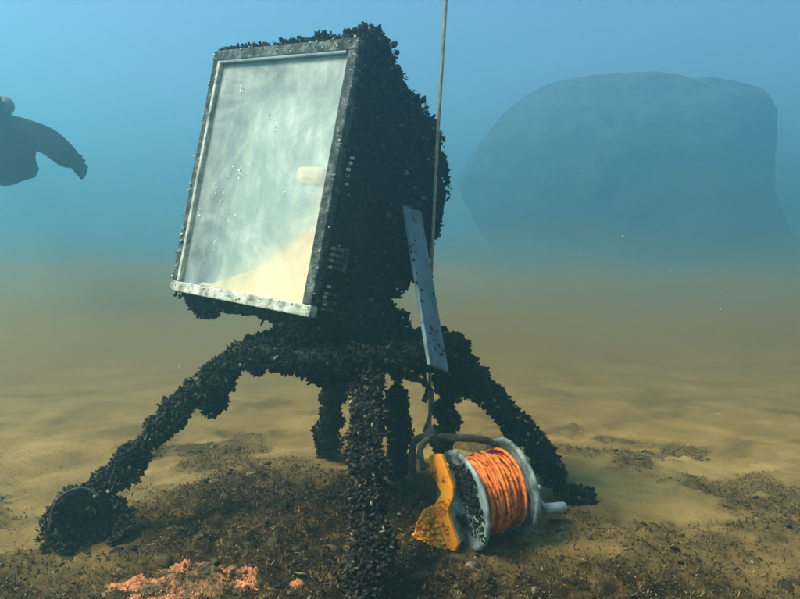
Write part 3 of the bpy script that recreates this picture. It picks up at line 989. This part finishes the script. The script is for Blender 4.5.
P = []
for k in range(520):
    t_ = random.random(); x_ = 430 + 22 * t_ if t_ < 0.5 else 441 + 8 * random.random(); y_ = 457 + random.random() * 95
    if fbm(np.array([x_ * 0.01]), np.array([y_ * 0.01]), 9.0, 2.0, 2)[0] > 0.1: P.append(tuple(on_plane(x_, y_, 0.0005)))
sf0 = [o for o in reel.children if o.name == 'side_frame'][0]
P = np.array([q for q in P])
scatter('silt_specks', P, np.tile(np.array(pn), (len(P), 1)), M_orange_silt, sf0, (0.0012, 0.004), 0.8, STV, STF)
P, N = sample(fl1, 2600, keep=lambda P, N: (N @ np.array(A)) < -0.5)
w = fbm(P[:, 0] + P[:, 1], P[:, 2], 22, 31.0, 3)
P, N = P[w > 0.28], N[w > 0.28]
scatter('growth_specks', P, N, M_fuzz, fl1, (0.0015, 0.005), 0.5, STV, STF)
P, N = sample([o for o in reel.children if o.name == 'wound_rope'][0], 9000)
scatter('rope_fluff', P, N, M_rope_fluff, [o for o in reel.children if o.name == 'wound_rope'][0], (0.0015, 0.0045), 0.3, FLV, FLF)

# crank on the far flange
hubp = cr_ + A * 0.006
MB().cyl(hubp, hubp + A * 0.022, 0.02, 16).build('axle_hub', M_plastic, reel, True)
ce = at(546, 509, 2.02)
cs = cr_ + A * 0.022 + q1 * 0.01
MB().tube(bez([cs, cs.lerp(ce, 0.5) + A * 0.01, ce], 5), 0.0062, 8).build('crank_arm', M_plastic, reel, True)
MB().tube([ce - A * 0.002, ce + A * 0.004, ce + A * 0.064 - q1 * 0.012, ce + A * 0.069 - q1 * 0.0125], [0.011, 0.0155, 0.0155, 0.011], 14).build('crank_handle', M_plastic, reel, True)
bo = cr_ + A * 0.012 + q1 * 0.02 - q2 * -0.0
MB().cyl(at(536, 488, 2.0), at(536, 488, 2.0) + A * 0.012, 0.007, 8).build('bolt', M_white, reel)
# side rail and spacers of the far frame
MB().frame_box(cr_ + A * 0.016 - q2 * 0.03, q1 * 0.10, q2 * 0.016, A * 0.003, 0.002).build('far_frame', M_flange, reel)

# ------------------------------------------------------------------ diver, swimming towards the reel
diver = empty('person', at(-8, 135, 6.2))
tag(diver, 'diver in a dark wetsuit at the left edge, arm stretched out towards the lamp', 'person')
sh_c = at(-4, 138, 6.2); hip = at(-12, 152, 6.75)
neck = at(-11, 116, 6.12); head_c = at(-13, 99, 6.02)
shl = at(16, 131, 6.2); shr = at(-34, 132, 6.22)
def skinned(name, pts, edges, rads, mat, parent, sub=2):
    off = Vector((0, 0, 0)); q = parent
    while q is not None:
        off += Vector(q.location); q = q.parent
    me = bpy.data.meshes.new(name)
    me.from_pydata([tuple(Vector(p) - off) for p in pts], edges, [])
    me.materials.append(mat)
    o = bpy.data.objects.new(name, me); o.parent = parent
    COL.objects.link(o)
    md = o.modifiers.new('skin', 'SKIN')
    md.use_smooth_shade = True
    for i, r_ in enumerate(rads):
        s = me.skin_vertices[0].data[i]
        s.radius = (r_, r_) if not hasattr(r_, '__len__') else r_
        s.use_root = (i == 0)
    sb = o.modifiers.new('sub', 'SUBSURF'); sb.levels = sub; sb.render_levels = sub
    return o
el = at(48, 140, 6.05); wr = at(74, 163, 5.9)
elr = at(-62, 150, 6.0); wrr = at(-78, 170, 5.8)
kl = hip + Vector((-0.10, 0.42, 0.02)); al = kl + Vector((-0.16, 0.42, 0.04))
kr = hip + Vector((-0.30, 0.40, 0.0)); ar = kr + Vector((-0.20, 0.42, 0.02))
pts = [hip, sh_c.lerp(hip, 0.5), sh_c, neck, shl, el, wr, shr, elr, wrr,
       hip + Vector((0.10, 0.02, -0.02)), kl, al, hip + Vector((-0.10, 0.02, -0.02)), kr, ar]
ed = [(0, 1), (1, 2), (2, 3), (2, 4), (4, 5), (5, 6), (2, 7), (7, 8), (8, 9), (0, 10), (10, 11), (11, 12), (0, 13), (13, 14), (14, 15)]
rd = [0.20, 0.25, 0.25, 0.10, 0.15, 0.125, 0.10, 0.15, 0.125, 0.10, 0.12, 0.075, 0.05, 0.10, 0.075, 0.05]
skinned('wetsuit_body', pts, ed, rd, M_suit, diver)
# head with hood, mask, regulator
hd = skinned('head', [neck, head_c, head_c + Vector((0, 0.0, 0.07))], [(0, 1), (1, 2)], [0.12, 0.135, 0.10], M_suit, diver)
MB().frame_box(head_c + Vector((0.01, -0.135, 0.02)), Vector((0.075, 0, 0)), Vector((0, 0.03, 0)), Vector((0, 0, 0.042)), 0.02).build('mask', M_dark, diver, True)
MB().frame_box(head_c + Vector((0.01, -0.168, 0.02)), Vector((0.06, 0, 0)), Vector((0, 0.003, 0)), Vector((0, 0, 0.03)), 0.002).build('mask_glass', M_tank, diver, True)
MB().cyl(head_c + Vector((0.01, -0.12, -0.06)), head_c + Vector((0.01, -0.18, -0.065)), 0.035, 16).build('regulator', M_dark, diver, True)
MB().tube(bez([head_c + Vector((-0.02, -0.15, -0.065)), head_c + Vector((-0.16, -0.08, -0.08)), sh_c + Vector((-0.12, 0.1, 0.22))], 6), 0.012, 8).build('regulator_hose', M_dark, diver, True)
MB().frame_box(head_c + Vector((0.0, -0.10, -0.015)), Vector((0.035, 0, 0)), Vector((0, 0.014, 0)), Vector((0, 0, 0.02)), 0.008).build('face', M_skin, diver, True)
# tank on the back
tdir = (hip - sh_c).normalized(); bup = Vector((0.0, 0.35, 0.9)); bup = (bup - tdir * bup.dot(tdir)).normalized()
t0 = sh_c + bup * 0.30 - tdir * 0.06; t1_ = t0 + tdir * 0.62
MB().tube([t0 - tdir * 0.09, t0 - tdir * 0.05, t0 - tdir * 0.045, t0, t0 + tdir * 0.05, t1_, t1_ + tdir * 0.03], [0.02, 0.02, 0.035, 0.075, 0.09, 0.09, 0.07], 20).build('air_tank', M_tank, diver, True)
MB().frame_box(sh_c.lerp(hip, 0.5) + bup * 0.2, tdir * 0.26, tdir.cross(bup) * 0.16, bup * 0.03, 0.02).build('buoyancy_jacket', M_dark, diver, True)
MB().tube([sh_c + Vector((-0.02, 0.12, 0.10)), sh_c + Vector((0.0, 0.12, 0.02)), sh_c + Vector((0.01, 0.14, -0.12)), sh_c + Vector((0.02, 0.16, -0.26)), sh_c + Vector((0.02, 0.17, -0.335)), sh_c + Vector((0.02, 0.18, -0.35))], [0.18, 0.24, 0.24, 0.235, 0.20, 0.10], 18, lump=0.02, lscale=5, step=0.04).build('chest_pouch', M_suit, diver, True)
# hands: palm and five fingers each
def hand(w, d, parent, right=1):
    d = d.normalized()
    s = d.cross(Vector((0, 1, 0.2))).normalized()
    nrm = s.cross(d).normalized()
    palm = w + d * 0.08
    P = [w - d * 0.03, palm]; E_ = [(0, 1)]; Rr = [(0.06, 0.055), (0.06, 0.038)]
    for k, (o_, L) in enumerate(((-0.045, 0.085), (-0.016, 0.10), (0.014, 0.095), (0.044, 0.075))):
        i = len(P)
        base = palm + d * 0.03 + s * o_
        P += [base, base + d * L * 0.5 + s * o_ * 0.05, base + d * L * 0.95 - s * o_ * 0.05 - nrm * 0.035]
        E_ += [(1, i), (i, i + 1), (i + 1, i + 2)]
        Rr += [0.019, 0.018, 0.015]
    i = len(P)
    P += [w + d * 0.03 + s * 0.05 * right, w + d * 0.10 + s * 0.078 * right]
    E_ += [(0, i), (i, i + 1)]; Rr += [0.022, 0.018]
    return skinned('hand', P, E_, Rr, M_suit, parent, 1)
hand(wr, wr - el, diver); hand(wrr, wrr - elr, diver, -1)
# fins
for a_pt, k_pt in ((al, kl), (ar, kr)):
    d = (a_pt - k_pt).normalized()
    s = d.cross(Vector((0, 0, 1))).normalized(); u_ = s.cross(d)
    fv = []
    for t, w, h in ((0.0, 0.05, 0.04), (0.15, 0.055, 0.03), (0.3, 0.09, 0.012), (0.68, 0.115, 0.005)):
        c0 = a_pt + d * t
        fv += [c0 - s * w - u_ * h, c0 + s * w - u_ * h, c0 + s * w + u_ * h, c0 - s * w + u_ * h]
    ff = [(0, 3, 2, 1), (12, 13, 14, 15)]
    for i in range(3):
        for k in range(4):
            ff.append((i * 4 + k, i * 4 + (k + 1) % 4, (i + 1) * 4 + (k + 1) % 4, (i + 1) * 4 + k))
    MB().add(fv, ff).build('fin', M_dark, diver, False, 0.004)

# ------------------------------------------------------------------ big boulder behind
BY = 30.0
outl = [(476, 150), (500, 112), (545, 90), (600, 80), (660, 78), (715, 80), (752, 88), (768, 112), (764, 150), (762, 190), (775, 235), (792, 268), (786, 300), (755, 322), (705, 334), (650, 338), (600, 330), (560, 310), (525, 282), (498, 248), (470, 215), (460, 180)]
bc = at(625, 215, BY)
bm = bmesh.new()
bmesh.ops.create_icosphere(bm, subdivisions=6, radius=1)
oo = [at(x, y, BY) - bc for x, y in outl]
ang = [math.atan2(o.z, o.x) for o in oo]; rad_ = [math.hypot(o.x, o.z) for o in oo]
order = np.argsort(ang); ang = np.array(ang)[order]; rad_ = np.array(rad_)[order]
ang = np.concatenate([ang - 2 * math.pi, ang, ang + 2 * math.pi]); rad_ = np.tile(rad_, 3)
for v in bm.verts:
    c0 = v.co.copy()
    a = math.atan2(c0.z, c0.x)
    rr = float(np.interp(a, ang, rad_))
    lx = math.hypot(c0.x, c0.z)
    lx2 = lx ** 0.85
    co = Vector((math.cos(a) * lx2 * rr, c0.y * 4.2, math.sin(a) * lx2 * rr))
    w = noise.fractal(co * 0.4, 1.0, 2.0, 6)
    w2 = noise.voronoi(co * 0.6)[0][0]
    v.co = co + c0 * (0.30 * w - 0.12 * w2 + 0.03)
bm.verts.index_update()
bv = [bc + v.co for v in bm.verts]; bf = [[v.index for v in f.verts] for f in bm.faces]
bm.free()
bo_ = mesh_obj('boulder', bv, bf, M_boulder)
tag(bo_, 'huge dark boulder looming in the blue haze on the right', 'rock')

# ------------------------------------------------------------------ rubble, algae, shells on the bottom
def fields(cnt, xr, yr, power=1.0, thr=0.15):
    x = rng.uniform(*xr, cnt); y = rng.uniform(*yr, cnt)
    m_ = rough_mask(x, y)
    k = rng.random(cnt) < np.clip(m_ - thr, 0, 1) ** power
    x, y = x[k], y[k]
    z = ground(x, y)
    return np.stack([x, y, z], 1)

P = fields(2200, (-1.3, 1.3), (1.1, 3.0))
N = np.tile([0, 0, 1.0], (len(P), 1))
scatter('rubble', P, N, M_rubble, None, (rng.gamma(2.0, 0.0034, len(P)) + 0.002,), 1, STV, STF, aspect=(1.3, 0.8, 0.55), smooth=False, flat=True)['kind'] = 'stuff'
bpy.data.objects['rubble']['label'] = 'small brown stones lying on the sea floor around the stand'
P = fields(200000, (-1.5, 1.6), (1.1, 3.2), 1.0, 0.15)
fl = scatter('algae_turf', P, np.tile([0, 0, 1.0], (len(P), 1)), M_flake, None, (0.003, 0.009), 0.5, FLV, FLF, flat=True)
fl['label'] = 'low brown algae turf over the stones and sand'
P = fields(110000, (-1.5, 1.6), (1.1, 3.0), 1.0, 0.25)
fl = scatter('algae_filaments', P, np.tile([0, 0, 1.0], (len(P), 1)), M_flake, None, (0.006, 0.018), 0.45, FLV, FLF, aspect=(1, 0.22, 1))
fl['label'] = 'fine brown algae filaments growing on the rubble'
# sparse flakes out on the sand
x = rng.uniform(-2, 2.4, 14000); y = rng.uniform(1.2, 3.4, 14000)
k = fbm(x, y, 1.9, 33.0, 4) > 0.12 + 0.25 * rng.random(14000)
P = np.stack([x[k], y[k], ground(x[k], y[k]) + 0.001], 1)
fl = scatter('plant_debris', P, np.tile([0, 0, 1.0], (len(P), 1)), M_flake, None, (0.003, 0.007), 0.3, FLV, FLF, flat=True)
fl['label'] = 'scattered brown plant debris on the sand'
# mussels fallen round the front leg
c = 900
x = rng.normal(-0.04, 0.15, c); y = rng.normal(1.68, 0.11, c)
P = np.stack([x, y, ground(x, y) + 0.004], 1)
fl = scatter('fallen_mussels', P, np.tile([0, 0, 1.0], (c, 1)), M_mussel_low, None, (0.005, 0.016), 0.3, aspect=(1.3, 0.7, 0.5))
fl['label'] = 'loose mussel shells fallen round the foot of the front leg'

# pink and orange encrusting growth in the left foreground: a lumpy crust of its own, with flakes on it
cx_, cy_ = at(172, 582, 1.67).x, 1.67
gu = np.linspace(-0.42, 0.42, 370); gv_ = np.linspace(-0.24, 0.22, 210)
EX, EY = np.meshgrid(cx_ + gu, cy_ + gv_)
edge = 1 - smooth(0.45, 1.05, np.sqrt(((EX - cx_) / 0.28) ** 2 + ((EY - cy_) / 0.14) ** 2) + 0.7 * fbm(EX, EY, 11, 6.0, 4))
def soft_ground(x, y):
    return sum(ground(x + a, y + b) for a, b in ((0, 0), (0.014, 0), (-0.014, 0), (0, 0.014), (0, -0.014), (0.025, 0.025), (-0.025, -0.025), (0.025, -0.025), (-0.025, 0.025))) / 9 + 0.006
EZ = soft_ground(EX, EY) - 0.012 + edge * 0.012 + edge * 0.004 * fbm(EX, EY, 50, 2.0, 4, 0.6) + edge * 0.002 * fbm(EX, EY, 140, 2.0, 2)
ei = np.arange(EX.size).reshape(EX.shape)
EF = np.stack([ei[:-1, :-1].ravel(), ei[:-1, 1:].ravel(), ei[1:, 1:].ravel(), ei[1:, :-1].ravel()], 1)
keep_ = edge[:-1, :-1].ravel() > 0.2
M_enc = mat_noise('encrusting_pink', [(0.40, (0.04, 0.025, 0.010)), (0.48, (0.17, 0.085, 0.025)), (0.56, (0.50, 0.14, 0.05)), (0.64, (0.70, 0.24, 0.12)), (0.72, (0.36, 0.19, 0.06))], 13, detail=12, bump=1.0, bscale=120, bdist=0.01, rough=0.9, distort=0.6)
sp = mesh_obj('encrusting_sponge', np.stack([EX.ravel(), EY.ravel(), EZ.ravel()], 1), EF[keep_], M_enc)
tag(sp, 'patch of pink and orange encrusting growth on the bottom in the left foreground', 'sponge')
k = rng.random(9000)
ex = rng.uniform(cx_ - 0.36, cx_ + 0.36, 9000); ey = rng.uniform(cy_ - 0.2, cy_ + 0.2, 9000)
ee = 1 - smooth(0.45, 1.05, np.sqrt(((ex - cx_) / 0.28) ** 2 + ((ey - cy_) / 0.14) ** 2) + 0.7 * fbm(ex, ey, 11, 6.0, 4))
q_ = rng.random(9000) < ee * 0.35
P = np.stack([ex, ey, soft_ground(ex, ey) - 0.012 + ee * 0.015 + ee * 0.005 * fbm(ex, ey, 38, 2.0, 4, 0.65)], 1)[q_]
scatter('growth_flakes', P, np.tile([0, 0, 1.0], (len(P), 1)), M_sponge, sp, (0.002, 0.007), 0.4, FLV, FLF)

# fine specks drifting in the water
c = 800
yy = rng.uniform(0.9, 5.0, c); P = np.stack([rng.uniform(-0.65, 0.65, c) * yy, yy, 0.15 + rng.random(c) * (0.45 + 0.42 * yy)], 1)
sk = scatter('drifting_specks', P, np.tile([0, 0, 1.0], (c, 1)), M_barn, None, (0.0005, 0.0013), 0.5, STV, STF)
sk['label'] = 'fine pale specks drifting in the water'
